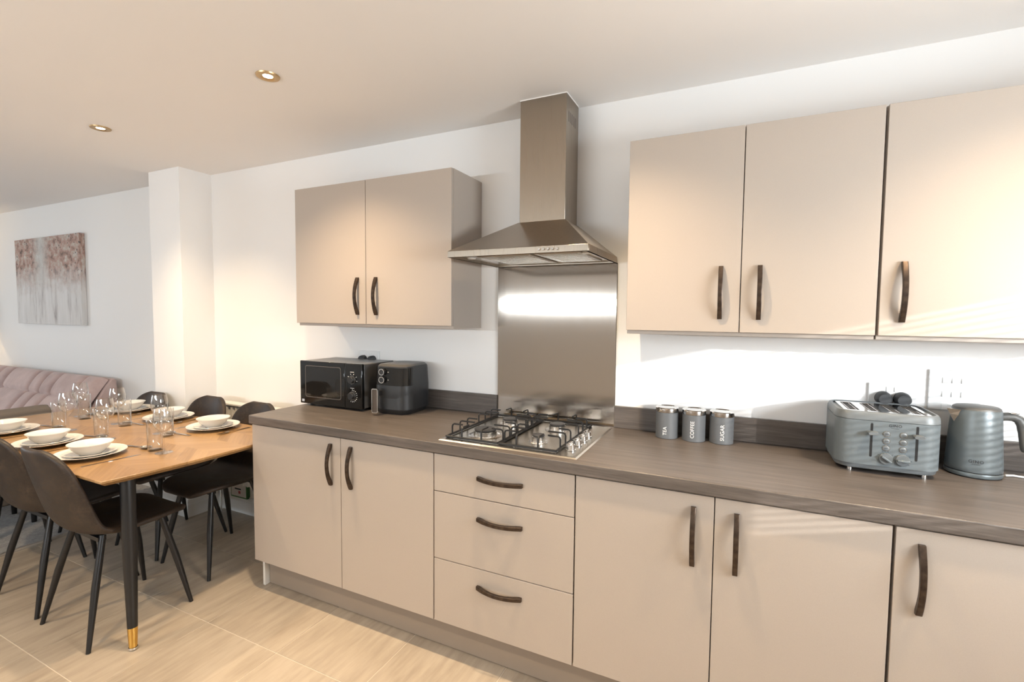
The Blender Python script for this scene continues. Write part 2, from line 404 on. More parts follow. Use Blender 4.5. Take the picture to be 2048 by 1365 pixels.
window('window_added', 'y', YF, *FWIN_ADDED, 3)  # added opening that goes with the front strip light

# ------------------------------------------------------------------ kitchen units
def handle_mesh():
    bm = BM(); n = 18; rings = []; L = .096; w = .0075
    for i in range(n+1):
        t = -1+2*i/n; inner = max(0, .0235*(1-(t/.86)**2)); outer = .0115+.0225*(1-t*t)
        rings.append([(-w, -outer+.0015, t*L), (-w+.002, -outer, t*L), (w-.002, -outer, t*L), (w, -outer+.0015, t*L), (w, -inner, t*L), (-w, -inner, t*L)])
    return mesh_of(loft(bm, rings), 'handle', M_BRONZE, 32)
HM = handle_mesh()
def door(root, x0, x1, z0, z1, yf, handle=None, name='door', th=.018, g=.0015):
    """front panel from x0..x1 with the front face at y = yf, handle = (x, zc, horizontal)"""
    cx, cz = (x0+x1)/2-root.location.x, (z0+z1)/2
    d = part(name, box(BM(), x0-root.location.x-cx+g, x1-root.location.x-cx-g, 0, th, z0-cz+g, z1-cz-g), M_CAB, root, bevel=.0012, loc=(cx, yf, cz))
    if handle:
        hx, hz, hor = handle; put('handle', HM, d, (hx-root.location.x-cx, 0, hz-cz), (0, PI/2 if hor else 0, 0))
    return d
X0, X1, X2, X3, X4, X5, X6 = 0, .5941, 1.0986, 1.7001, 2.1531, 2.6037, 3.2037
F, WT, ZT, TH, ZB = -.5994, -.612, .9048, .0431, .1552
def base_unit(name, label, xa, xb):
    t = thing(name, label, 'cabinet', (xa, 0, 0), group='kitchen base units')
    part('carcass', box(BM(), .002, xb-xa-.002, F+.0185, -.004, ZB, ZT-TH), M_INSIDE, t); return t
u = base_unit('base_cabinet', 'beige two-door base cabinet at the dining end, under microwave and air fryer', X0+.018, X2)
ztop = ZT-TH-.004
door(u, X0, X1, ZB, ztop, F, (.537, .729, 0)); door(u, X1, X2, ZB, ztop, F, (.658, .729, 0))
u = base_unit('drawer_unit', 'beige three-drawer base unit directly under the gas hob', X2, X3)
for (a, b, hz) in ((.7025, ztop, .785), (.422, .7025, .6225), (ZB, .422, .3485)):
    door(u, X2+.002, X3-.002, a, b, F, (1.401, hz, 1), 'drawer_front')
u = base_unit('base_cabinet', 'beige two-door base cabinet to the right of the drawers, below the canisters', X3, X5)
door(u, X3, X4, ZB, ztop, F, (2.092, .721, 0)); door(u, X4, X5-.002, ZB, ztop, F, (2.2165, .721, 0))
u = base_unit('base_cabinet', 'beige base cabinet at the right edge, under toaster and kettle', X5, X6)
door(u, X5+.003, X6, ZB, ztop, F, (2.6635, .722, 0))
u = base_unit('base_cabinet', 'beige base cabinet beyond the right edge of the picture', X6, XR-.01)
door(u, X6, XR-.01, ZB, ztop, F)
tag(part('end_panel', box(BM(), 0, .016, -.555, -.004, 0, ZT-TH), M_WHITE_EDGE, bevel=.001), 'pale end panel closing the base units beside the dining table', 'panel')
tag(part('plinth', box(BM(), .020, XR-.01, -.530, -.512, .004, ZB-.002), M_PLINTH), 'long taupe plinth board under the base units', 'plinth')

WF, WB, WTZ = -.2887, 1.3623, 2.0968
def wall_unit(label, xa, xb):
    t = thing('wall_cabinet', label, 'cabinet', (xa, 0, 0), group='kitchen wall units')
    part('carcass', box(BM(), .001, xb-xa-.001, WF+.0195, -.002, WB-.013, WTZ), M_CAB, t, bevel=.001); return t
u = wall_unit('beige two-door wall cabinet left of the extractor hood', -.0351, .9856)
door(u, -.0351, .4681, WB, WTZ, WF, (.415, 1.508, 0)); door(u, .4681, .9856, WB, WTZ, WF, (.537, 1.507, 0))
u = wall_unit('beige two-door wall cabinet right of the extractor hood', 1.7983, 2.6050)
door(u, 1.7983, 2.2036, WB, WTZ, WF, (2.138, 1.507, 0)); door(u, 2.2036, 2.6045, WB, WTZ, WF, (2.264, 1.506, 0))
u = wall_unit('beige wall cabinet at the right edge above toaster and kettle', 2.6080, 3.3)
door(u, 2.6095, 3.012, WB, WTZ, WF, (2.669, 1.503, 0)); door(u, 3.012, 3.3, WB, WTZ, WF)

tag(part('worktop', box(BM(), -.008, XR-.01, WT, -.002, ZT-TH, ZT), M_TOP, bevel=.004, seg=3), 'long grey-brown wood-effect worktop over the base units', 'worktop')
SBL, SBR = 1.0874, 1.6946
tag(part('upstand', box(BM(), -.006, SBL-.001, -.020, -.002, ZT+.0005, ZT+.0996), M_TOP, bevel=.001), 'wood-effect upstand strip behind microwave and air fryer', 'upstand', 'worktop upstands')
tag(part('upstand', box(BM(), SBR+.001, XR-.01, -.020, -.002, ZT+.0005, ZT+.0996), M_TOP, bevel=.001), 'wood-effect upstand strip behind the canisters and toaster', 'upstand', 'worktop upstands')
sp = BM(); loft(sp, [[(SBL+(SBR-SBL)*i/24, -.010-.0025*math.sin(PI*i/24)+s, ZT+.0005+zz) for i in range(25)] + [(SBL+(SBR-SBL)*(1-i/24), -.002, ZT+.0005+zz) for i in range(25)] for zz, s in [(k*.754/16, .0018*math.sin(PI*2*k/16)) for k in range(17)]])
tag(part('splashback', sp, M_SPLASH, smooth=40), 'brushed steel splashback panel behind the gas hob', 'splashback')

# ------------------------------------------------------------------ extractor hood
HL, HR, HF, HB, HH = 1.0828, 1.6938, -.4734, 1.6585, .0262
CL, CR, CF, CB = 1.2811, 1.4993, -.180, 1.8394
t = thing('extractor_hood', 'brushed steel chimney extractor hood above the gas hob', 'extractor hood', (0, 0, 0))
bm = BM()
zt0 = HB+HH
loft(bm, [[(HL, HF, zt0), (HR, HF, zt0), (HR, -.014, zt0), (HL, -.014, zt0)], [(CL-.004, CF-.004, CB), (CR+.004, CF-.004, CB), (CR+.004, -.014, CB), (CL-.004, -.014, CB)]], False, True)
part('canopy', bm, M_CHIMNEY, t)
bm = BM()
for b in ((HL, HR, HF, HF+.012), (HL, HL+.012, HF+.012, -.014), (HR-.012, HR, HF+.012, -.014), (HL+.012, HR-.012, -.026, -.014)): box(bm, *b, HB, zt0)
part('rim', bm, M_CHIMNEY, t, bevel=.001)
bm = BM(); box(bm, CL, CR, CF, -.012, CB-.002, ZC-.004); part('chimney', bm, M_CHIMNEY, t, bevel=.0012)
bm = BM(); box(bm, CL-.002, CR+.002, CF-.002, -.011, ZC-.0042, ZC-.0005); part('sealant', bm, M_CEIL, t)
bm = BM()
for k in range(5): box(bm, CR-.0002, CR+.0006, -.150+k*.022, -.140+k*.022, 2.27, 2.315)
part('vent_slots', bm, M_INSIDE, t)
part('underside', box(BM(), HL+.012, HR-.012, HF+.012, -.026, HB+.010, HB+.014), M_SILVER, t)
for xa, xb in ((HL+.10, HL+.345), (HL+.365, HR-.055)):
    f = part('grease_filter', box(BM(), xa, xb, HF+.075, -.07, HB+.005, HB+.011), M_STEEL, t, bevel=.002)
    bm = BM()
    for q in range(9): box(bm, xa+.015, xb-.015, HF+.09+q*.034, HF+.098+q*.034, HB+.0035, HB+.0052)
    part('mesh_ridge', bm, M_HOBSTEEL, f)
for lx in (HL+.06, HR-.03):
    l = part('hood_lamp', lathe(BM(), [(.0, 0), (.017, 0), (.019, .003), (.019, .006)], 20, (lx-.012, HF+.12, HB+.004)), M_SOCKET, t)
for k in range(5):
    bx = 1.500+k*.0185
    o = put('button', mesh_of(lathe(BM(), [(.0052, 0), (.0052, .005), (.004, .0065)], 16), 'button', M_CHROME, 40), t, (bx, HF, HB+.0135), (PI/2, 0, 0))

# ------------------------------------------------------------------ gas hob
t = thing('gas_hob', 'stainless four-burner gas hob with black pan supports set in the worktop', 'hob', (0, 0, ZT))
O0, O1, OF, OB = 1.1035, 1.694, -.5743, -.0424
bm = BM(); loft(bm, [[(O0, OF, 0), (O1, OF, 0), (O1, OB, 0), (O0, OB, 0)], [(O0+.006, OF+.006, .004), (O1-.006, OF+.006, .004), (O1-.006, OB-.006, .004), (O0+.006, OB-.006, .004)], [(O0+.014, OF+.014, .0045), (O1-.014, OF+.014, .0045), (O1-.014, OB-.014, .0045), (O0+.014, OB-.014, .0045)]])
part('plate', bm, M_HOBSTEEL, t)
for bx, by, r in ((1.247, -.432, .049), (1.255, -.205, .036), (1.487, -.205, .036), (1.487, -.425, .026)):
    b = part('burner', lathe(BM(), [(r*1.5, .0045), (r*1.42, .007), (r*1.02, .008), (r*1.0, .026), (r*.9, .0275)], 40, (bx, by, 0)), M_SILVER, t, smooth=30)
    part('burner_cap', lathe(BM(), [(r*.90, .0276), (r*.95, .029), (r*.95, .033), (r*.86, .0350)], 40, (bx, by, 0)), M_BURNER, b, smooth=30)
    bm = BM()
    for q in range(24):
        a = 2*PI*q/24; c, s = math.cos(a), math.sin(a)
        tube(bm, [(bx+c*r*.96, by+s*r*.96, .0235), (bx+c*r*1.012, by+s*r*1.012, .0235)], .0015, 5)
    part('flame_ports', bm, M_BURNER, b)
def hook(ln, h=.043, rad=.0037, q=.010):
    """a finger of the pan support: up from the frame, then inwards along +x"""
    return mesh_of(tube(BM(), [(0, 0, 0), (0, 0, h-q), (q*.3, 0, h-q*.3), (q, 0, h), (ln, 0, h)], rad, 6), 'finger', M_IRON, 60)
HK = {l: hook(l) for l in (.072, .05, .055)}
for (xa, xb) in ((1.122, 1.361), (1.369, 1.604)):
    g = BM(); ya, yb = -.540, -.070; z0 = .0105; r = .0050
    for a, b in (((xa, ya), (xb, ya)), ((xb, ya), (xb, yb)), ((xb, yb), (xa, yb)), ((xa, yb), (xa, ya))): tube(g, [(*a, z0), (*b, z0)], r, 6)
    ps = part('pan_support', g, M_IRON, t, smooth=40)
    for by in (-.432, -.205):
        for off in (-.062, 0, .062):
            ln = .072 if off == 0 else .05
            put('finger', HK[ln], ps, (xa, by+off, z0)); put('finger', HK[ln], ps, (xb, by+off, z0), (0, 0, PI))
    cx = (xa+xb)/2
    for off in (-.045, .045): put('finger', HK[.055], ps, (cx+off, ya, z0), (0, 0, PI/2)); put('finger', HK[.055], ps, (cx+off, yb, z0), (0, 0, -PI/2))
for (kx, ky) in ((1.641, -.481), (1.643, -.407), (1.644, -.337), (1.640, -.262)):
    kb = part('knob', lathe(BM(), [(.021, .0055), (.021, .009), (.0185, .011), (.0165, .027), (.0145, .029)], 28), M_CHROME, t, smooth=35, loc=(kx, ky, 0))
    part('grip', box(BM(), -.0045, .0045, -.016, .016, .027, .036), M_CHROME, kb, bevel=.002)

# ------------------------------------------------------------------ microwave
mx0, mx1, my0, my1, mz0, mz1 = -.004, .440, -.298, -.034, ZT+.012, 1.155
t = thing('microwave', 'black microwave with two dials at the dining end of the worktop', 'microwave', (mx0, my0, ZT), math.radians(.6))
w, d, h = mx1-mx0, my1-my0, mz1-ZT
part('body', box(BM(), .004, w-.004, .022, d, .012, h-.002), M_MWTOP, t, bevel=.004)
part('door', box(BM(), 0, w*.735, 0, .021, .012, h), M_BLACKGLOSS, t, bevel=.004)
dr = t.children[-1]
wf = BM(); outer = rr(.262, .176, .014, 5, .172, .138); inner = rr(.254, .168, .012, 5, .172, .138)
loft(wf, [[(x, y_, z_) for x, z_ in o_] for o_, y_ in ((outer, -.0005), (outer, -.002), (inner, -.002), (inner, -.0005))], False, False)
part('window_frame', wf, mat('window_bead', (.09, .08, .075), .25), dr, smooth=40)
part('window', loft(BM(), [[(x, y_, z_) for x, z_ in inner] for y_ in (-.0002, -.0012)]), M_MWWIN, dr)
part('badge', box(BM(), .014, .032, -.001, 0, .022, .036), M_BADGE, dr)
cp = part('control_panel', box(BM(), w*.737, w, 0, .021, .012, h), M_BLACKGLOSS, t, bevel=.004)
kx = w*.855
for kz, n, a0, a1 in ((.165, 5, -60, 100), (.080, 11, 0, 200)):
    kb = part('dial', lathe(BM(), [(.0235, 0), (.0235, .003), (.0195, .005), (.018, .018), (.0165, .0195)], 32), M_BLACK, cp, smooth=40, loc=(kx, 0, kz), rot=(PI/2, 0, 0))
    rg = BM(); loft(rg, [[(r*math.cos(a), r*math.sin(a), z_) for a in [2*PI*i/32 for i in range(32)]] for r, z_ in ((.0205, .0046), (.0215, .0046), (.0215, .0054), (.0205, .0054), (.0205, .0046))], False, False)
    part('ring', rg, M_SILVER, kb)
    tk = BM()
    for q in range(n):
        a = math.radians(90-(a0+(a1-a0)*q/(n-1))); c, s = math.cos(a), math.sin(a)
        tube(tk, [(kx+c*.028, -.0006, kz+s*.028), (kx+c*.034, -.0006, kz+s*.034)], .0012, 5)
    part('dial_marks', tk, M_PRINT, cp)
    cap = BM(); box(cap, kx-.014, kx+.012, -.0006, 0, kz+.0395, kz+.0415)
    part('dial_caption', cap, M_PRINT, cp)
ft = BM()
for fx in (.04, w-.04):
    for fy in (.05, d-.04): lathe(ft, [(.012, 0), (.014, .012)], 14, (fx, fy, 0))
part('feet', ft, M_BLACK, t)

# ------------------------------------------------------------------ air fryer
t = thing('air_fryer', 'matt black air fryer with pull-out basket handle beside the microwave', 'air fryer', (.598, -.156, ZT), math.radians(4))
aw, ad = .212, .252
part('base', layers(BM(), [(aw-.03, ad-.03, .05, 0), (aw-.018, ad-.018, .055, .012), (aw-.012, ad-.012, .055, .02)], 8), M_BLACK, t, smooth=40)
part('body', layers(BM(), [(aw-.008, ad-.008, .058, .02), (aw, ad, .06, .03), (aw, ad, .06, .14), (aw-.004, ad-.004, .06, .18), (aw-.010, ad-.010, .058, .236), (aw-.018, ad-.018, .055, .246)], 8), M_MATTBLACK, t, smooth=40)
part('lid', layers(BM(), [(aw-.018, ad-.018, .055, .2462), (aw-.034, ad-.034, .05, .2535), (aw-.06, ad-.06, .045, .256)], 8), M_GREYTOP, t, smooth=40)
def band(z0, z1, s, x_from=-.99, d_in=.0):
    """front strip following the body outline"""
    pts = [p for p in rr(aw+s, ad+s, .06, 10) if p[1] < -ad/2+.062]
    pts = sorted(pts, key=lambda p: math.atan2(p[0], -p[1]))
    return loft(BM(), [[(x, y, z0) for x, y in pts], [(x*.975, y*.975, z1) for x, y in pts]], False, False, False)
part('control_panel', band(.150, .240, .003), M_BLACKGLOSS, t, smooth=50)
part('basket', band(.028, .146, .003), M_MATTBLACK, t, smooth=50)
bk = t.children[-1]
bm = BM(); layers(bm, [(.034, .012, .005, 0), (.034, .012, .005, .118)], 4)
hd = part('handle', bm, mat('handle_insert', (.07, .055, .045), .3), bk, smooth=40, loc=(-.052, -ad/2-.040, .016))
fr_ = BM(); o_, i_ = rr(.038, .124, .009, 5, 0, .059), rr(.030, .116, .006, 5, 0, .059)
loft(fr_, [[(x, y_, z_) for x, z_ in q] for q, y_ in ((i_, -.0075), (o_, -.0075), (o_, .004), (i_, .004))], False, False)
part('handle_frame', fr_, M_SILVER, bk, smooth=40, loc=(-.052, -ad/2-.040, .016))
part('handle_bracket', box(BM(), -.062, -.042, -ad/2-.034, -ad/2+.01, .098, .124), M_BLACK, bk, bevel=.004)
for kz in (.218, .178):
    kb = part('knob', lathe(BM(), [(.0165, 0), (.0165, .014), (.0145, .016)], 28), M_BLACK, t, smooth=40, loc=(-.035, -ad/2+.002, kz), rot=(PI/2, 0, 0))
    rg = BM(); loft(rg, [[(r*math.cos(a), r*math.sin(a), z_) for a in [2*PI*i/28 for i in range(28)]] for r, z_ in ((.0135, .0145), (.0168, .0145), (.0168, .0168), (.0135, .0168))], False, False)
    part('knob_ring', rg, M_SILVER, kb, smooth=40)
    part('scale_mark', box(BM(), -.006, -.001, -ad/2-.0012, -ad/2+.002, kz-.001, kz+.001), M_PRINT, t)

# ------------------------------------------------------------------ canisters
def canister(word, label, x, y, ang):
    t = thing('canister', label, 'canister', (x, y, ZT), ang, 'kitchen storage canisters'); r = .0455
    part('jar', lathe(BM(), [(r-.002, 0), (r, .002), (r, .110), (r-.001, .1105)], 48), M_CAN, t, smooth=40)
    part('lid', lathe(BM(), [(r+.0006, .1108), (r+.0012, .112), (r+.0012, .128), (r-.001, .1305), (r-.004, .131), (r-.006, .1285), (0.002, .1285)], 48), M_CHROME, t, smooth=35)
    # lettering reads upwards
    fn = lambda u, v, w_: ((r+.0003+w_)*math.sin(-v/r), -(r+.0003+w_)*math.cos(-v/r), .016+u)
    part('lettering', text_bm(word, .0205, fn, 1.0, 'LEFT', .0002), M_PRINT, t)
canister('TEA', 'grey canister marked TEA with a chrome lid', 1.938, -.085, math.radians(-2))
canister('COFFEE', 'grey canister marked COFFEE with a chrome lid', 2.046, -.087, math.radians(-2))
canister('SUGAR', 'grey canister marked SUGAR with a chrome lid', 2.152, -.075, math.radians(6))

# ------------------------------------------------------------------ toaster
t = thing('toaster', 'grey four-slice toaster with levers and dials in front of the wall socket', 'toaster', (2.655, -.156, ZT), math.radians(0))
tw, td, tr = .286, .252, .052
part('base', layers(BM(), [(tw-.05, td-.05, tr-.015, .009), (tw-.012, td-.012, tr-.003, .016), (tw-.004, td-.004, tr, .030)], 8), M_TOASTERTRIM, t, smooth=40)
bd = part('body', layers(BM(), [(tw, td, tr, .0305), (tw, td, tr, .178)], 8), M_TOASTER, t, smooth=40)
part('top_band', layers(BM(), [(tw-.004, td-.004, tr-.002, .178), (tw, td, tr, .1795), (tw-.002, td-.002, tr, .196), (tw-.012, td-.012, tr-.004, .205), (tw-.026, td-.026, tr-.012, .206), (tw-.034, td-.034, tr-.016, .199)], 8, True, True), M_TOASTERTRIM, t, smooth=40)
tp = BM(); iw, idp = tw-.05, td-.05; zt_ = .2035
sw = iw/4
for k in range(4):
    cx = -iw/2+sw*(k+.5)
    for (a, b) in ((cx-sw/2, cx-.0165), (cx+.0165, cx+sw/2)): box(tp, a, b, -idp/2, idp/2, .199, zt_)
    box(tp, cx-.0165, cx+.0165, -idp/2, -idp/2+.022, .199, zt_); box(tp, cx-.0165, cx+.0165, idp/2-.022, idp/2, .199, zt_)
part('top_plate', tp, M_CHROME, t)
for k in range(4):
    cx = -iw/2+sw*(k+.5)
    s_ = part('slot', box(BM(), cx-.0162, cx+.0162, -idp/2+.0222, idp/2-.0222, .1992, .1998), M_BLACK, t)
    wb = BM()
    for e in (-1, 1):
        tube(wb, [(cx+e*.010, -idp/2+.024, .2015), (cx+e*.010, idp/2-.024, .2015)], .001, 5)
    for q in range(6):
        yy = -idp/2+.04+q*.025; tube(wb, [(cx-.015, yy, .201), (cx+.015, yy, .201)], .0008, 5)
    part('guide_wires', wb, M_CHROME, s_)
yf = -td/2
for lx, bx in ((-.046, -.006), (.073, .038)):
    part('lever_slot', layers(BM(), [(.0065, .112, .003, -.0003), (.0065, .112, .003, .0008)], 4), M_BLACK, bd, loc=(lx, yf, .115), rot=(PI/2, 0, 0))
    lv = part('lever', layers(BM(), [(.026, .0105, .005, 0), (.028, .0115, .0055, .020), (.026, .0095, .0045, .024)], 5), M_TOASTERTRIM, t, smooth=40, loc=(lx, yf-.004, .141), rot=(PI/2, 0, 0))
    part('stem', box(BM(), -.003, .003, -.003, .003, -.006, .001), M_DARKPRINT, lv)
    for bz in (.139, .1155, .092):
        b_ = part('button', lathe(BM(), [(.0085, 0), (.0085, .0025), (.0078, .003)], 24), M_TOASTERTRIM, t, smooth=40, loc=(bx, yf, bz), rot=(PI/2, 0, 0))
        rg = BM(); loft(rg, [[(r*math.cos(a), r*math.sin(a), z_) for a in [2*PI*i/24 for i in range(24)]] for r, z_ in ((.0084, .0008), (.0098, .0008), (.0098, .002), (.0084, .002))], False, False)
        part('button_ring', rg, M_CHROME, b_, smooth=40)
        part('button_print', box(BM(), -.0045, .0045, -.0007, .0007, .0028, .0032), M_DARKPRINT, b_)
    part('lamp_icon', lathe(BM(), [(.0026, 0), (.0026, .0004)], 12), M_TOASTERTRIM, bd, loc=(lx+(.013 if lx < 0 else -.013), yf, .163), rot=(PI/2, 0, 0))
for kx_, tilt in ((-.006, 35), (.038, 0)):
    kb = part('browning_dial', lathe(BM(), [(.0185, 0), (.0185, .006), (.0175, .007)], 36), M_TOASTERTRIM, t, smooth=40, loc=(kx_, yf, .058), rot=(PI/2, 0, 0))
    gp = part('grip', box(BM(), -.016, .016, -.003, .003, .0068, .018), M_TOASTER, kb, bevel=.0015, rot=(0, 0, math.radians(-tilt)))
    mk = BM()
    for q in range(6):
        a = math.radians(150-q*38); box(mk, kx_+.023*math.cos(a)-.0008, kx_+.023*math.cos(a)+.0008, yf-.0006, yf, .058+.023*math.sin(a)-.0008, .058+.023*math.sin(a)+.0008)
    part('dial_marks', mk, M_DARKPRINT, bd)
fnf = lambda cx, cz: (lambda u, v, w_: (cx+u, yf-.0004-w_, cz+v))
part('lettering', text_bm('GINO', .0125, fnf(.016, .1665), 1.12, 'CENTER', .0002), M_DARKPRINT, bd)
part('small_lettering', text_bm("D'ACAMPO", .0034, fnf(.016, .1585), 1.2, 'CENTER', .0001), M_DARKPRINT, bd)
for fx in (-.095, .105):
    for fy in (-.088, .088): part('foot', lathe(BM(), [(.008, 0), (.0075, .011)], 14), M_SILVER, t, smooth=40, loc=(fx, fy, 0))

# ------------------------------------------------------------------ kettle
kx0, ky0 = 2.922, -.118
t = thing('kettle', 'grey satin jug kettle with a curved handle at the right edge', 'kettle', (kx0, ky0, ZT), math.radians(0))
part('power_base', lathe(BM(), [(.064, 0), (.072, .004), (.0735, .012), (.071, .0165)], 44), M_KETTLE, t, smooth=40)
part('base_gap', lathe(BM(), [(.0695, .0165), (.0695, .0195)], 44), M_BLACK, t)
kprof = [(.0715, .0195), (.0725, .024), (.0722, .03), (.0672, .13), (.0625, .215), (.0612, .219)]
kb = part('body', lathe(BM(), kprof, 56), M_KETTLE, t, smooth=40)
part('lid', lathe(BM(), [(.0608, .2192), (.0595, .224), (.054, .2275), (.0, .229)], 44, cap1=False), M_KHANDLE, t, smooth=40)
sp = BM(); ang = math.radians(198)
def pol(r, a, z): return (r*math.cos(a), r*math.sin(a), z)
for_top = [pol(.058, ang-.42, .2165), pol(.088, ang, .2185), pol(.058, ang+.42, .2165)]; for_bot = [pol(.060, ang-.08, .172), pol(.066, ang, .176), pol(.060, ang+.08, .172)]
for_mid = [pol(.059, ang-.30, .197), pol(.079, ang, .200), pol(.059, ang+.30, .197)]
loft(sp, [for_bot, for_mid, for_top]); part('spout', sp, M_HOBSTEEL, t)
hp = [(.058, .004, .196), (.075, .004, .199), (.092, .004, .199), (.106, .003, .192), (.114, .002, .176), (.119, .001, .150), (.123, 0, .120), (.1265, 0, .097), (.1275, 0, .089)]
part('handle', tube(BM(), hp, [.0135, .0135, .0135, .0138, .014, .0138, .0138, .0135, .010], 14), M_KHANDLE, t, smooth=60)
part('switch', box(BM(), .082, .104, -.008, .016, .2095, .2145), M_CHROME, t, bevel=.002)
def kfn(cz, a0):
    def f(u, v, w_):
        z_ = cz+v; r = .0722-(z_-.03)*.05+.0003+w_; a = a0+u/r; return (r*math.sin(a), -r*math.cos(a), z_)
    return f
part('lettering', text_bm('GINO', .0135, kfn(.056, math.radians(-13)), 1.12, 'CENTER', .0002), M_DARKPRINT, kb)
part('small_lettering', text_bm("D'ACAMPO", .0034, kfn(.0475, math.radians(-13)), 1.2, 'CENTER', .0001), M_DARKPRINT, kb)
tag(part('power_cord', tube(BM(), [(3.005, -.112, ZT+.0045), (3.03, -.10, ZT+.004), (3.06, -.108, ZT+.004), (3.10, -.10, ZT+.004), (3.16, -.08, ZT+.004), (3.2, -.03, ZT+.004)], .0035, 8), M_SOCKET, smooth=60), 'short pale power cord on the worktop beside the kettle', 'cord')

# ------------------------------------------------------------------ sockets, switches, plugs
def socket(label, x0, x1, z0, z1, mats=M_SOCKET):
    t = thing('wall_socket', label, 'socket', ((x0+x1)/2, 0, z0), group='double wall sockets'); w, h = x1-x0, z1-z0
    part('faceplate', box(BM(), -w/2, w/2, -.009, -.001, 0, h), mats, t, bevel=.002)
    for e in (-.012, .012): part('rocker', box(BM(), e-.007, e+.007, -.0115, -.008, h*.66, h*.86), mats, t, bevel=.001)
    hl = BM()
    for e in (-w*.27, w*.27):
        box(hl, e-.002, e+.002, -.0094, -.008, h*.5, h*.62)
        for q in (-.011, .011): box(hl, e+q-.003, e+q+.003, -.0094, -.008, h*.28, h*.34)
    part('pin_holes', hl, M_DARKPRINT, t); return t
socket('white double socket on the wall above the microwave, two dark plugs in', .160, .306, 1.113, 1.199)
socket('white double socket on the wall behind the toaster, two black plugs in', 2.650, 2.794, 1.092, 1.178)
def plug(label, x, z, group, s=1.0):
    t = thing('plug', label, 'plug', (x, -.009, z), group=group)
    bm = BM(); n = 22; rings = []
    for yv, k in ((0, 1), (-.016, 1.0), (-.03, .9), (-.036, .72)):
        rings.append([(.0255*s*k*math.cos(a), yv, (.027 if math.sin(a) > 0 else .020)*s*k*math.sin(a)) for a in [2*PI*i/n for i in range(n)]])
    part('plug_body', loft(bm, rings), M_PLUG, t, smooth=50)
    part('cord', tube(BM(), [(0, -.016, -.018), (.001, -.018, -.04), (.004, -.016, -.08), (.012, -.014, -.13)], .0035, 8), M_PLUG, t, smooth=60)
plug('left dark plug in the socket above the microwave', .196, 1.148, 'plugs above the microwave', .9); plug('right dark plug in the socket above the microwave', .266, 1.148, 'plugs above the microwave', .9)
plug('left rounded black plug in the socket behind the toaster', 2.694, 1.122, 'plugs behind the toaster', 1.02); plug('right rounded black plug in the socket behind the toaster', 2.750, 1.122, 'plugs behind the toaster', 1.02)
t = thing('switch_panel', 'white wall panel of six rocker switches above the kettle', 'switch panel', (2.8975, 0, 1.095))
part('faceplate', box(BM(), -.0715, .0715, -.009, -.001, 0, .143), M_SOCKET, t, bevel=.002)
for rz_ in (.107, .058, .012):
    for e in (-.026, 0, .026): part('rocker', loft(BM(), [[(e-.008, -.008, rz_-.010), (e+.008, -.008, rz_-.010), (e+.008, -.008, rz_+.010), (e-.008, -.008, rz_+.010)], [(e-.0075, -.0135, rz_-.0095), (e+.0075, -.0135, rz_-.0095), (e+.0075, -.0102, rz_+.0095), (e-.0075, -.0102, rz_+.0095)]]), M_SOCKET, t)

# ------------------------------------------------------------------ dining table
TZ = .748
tcx, tcy, tl, twd = -.9375, -.764, 1.785, .906
t = thing('dining_table', 'oak chevron dining table with black gold-tipped legs, laid for six', 'table', (tcx, tcy, 0))
def outline(ins=0):
    P = []; n = 14
    for s in (1, -1):
        for i in range(n+1):
            v = -1+2*i/n; x = s*(tl/2 + .037*(1-v*v) - ins); y = s*v*(twd/2-ins); P.append((x, y))
    return P
bm = BM(); loft(bm, [[(x, y, z_) for x, y in outline(i_)] for i_, z_ in ((.022, TZ-.026), (.003, TZ-.012), (0, TZ-.009), (0, TZ-.001), (.001, TZ))])
part('tabletop', bm, M_OAK, t)
for sx in (-1, 1):
    for sy in (-1, 1):
        top = Vector((sx*.80, sy*.318, TZ-.026)); ft_ = Vector((sx*.880, sy*.358, 0)); 
        P = lambda k: top.lerp(ft_, k)
        lg = part('leg', tube(BM(), [P(0), P(.45), P(.875)], [.0285, .0265, .0185], 20), M_LEG, t, smooth=50)
        part('ferrule', tube(BM(), [P(.875), P(.985)], [.0187, .0150], 20), M_GOLD, lg, smooth=50)
        part('glide', lathe(BM(), [(.010, 0), (.0165, .002), (.0185, .0065), (.0165, .011), (.011, .0125)], 20, (ft_.x, ft_.y, 0)), M_CHROME, lg, smooth=50)
        part('mounting_plate', box(BM(), top.x-.05, top.x+.05, top.y-.05, top.y+.05, TZ-.032, TZ-.0255), M_LEG, lg)
bm = BM()
for sy in (-1, 1): box(bm, -.72, .72, sy*.27-.015, sy*.27+.015, TZ-.06, TZ-.026)
for sx in (-1, 1): box(bm, sx*.70-.015, sx*.70+.015, -.27, .27, TZ-.06, TZ-.026)
part('apron', bm, M_LEG, t)

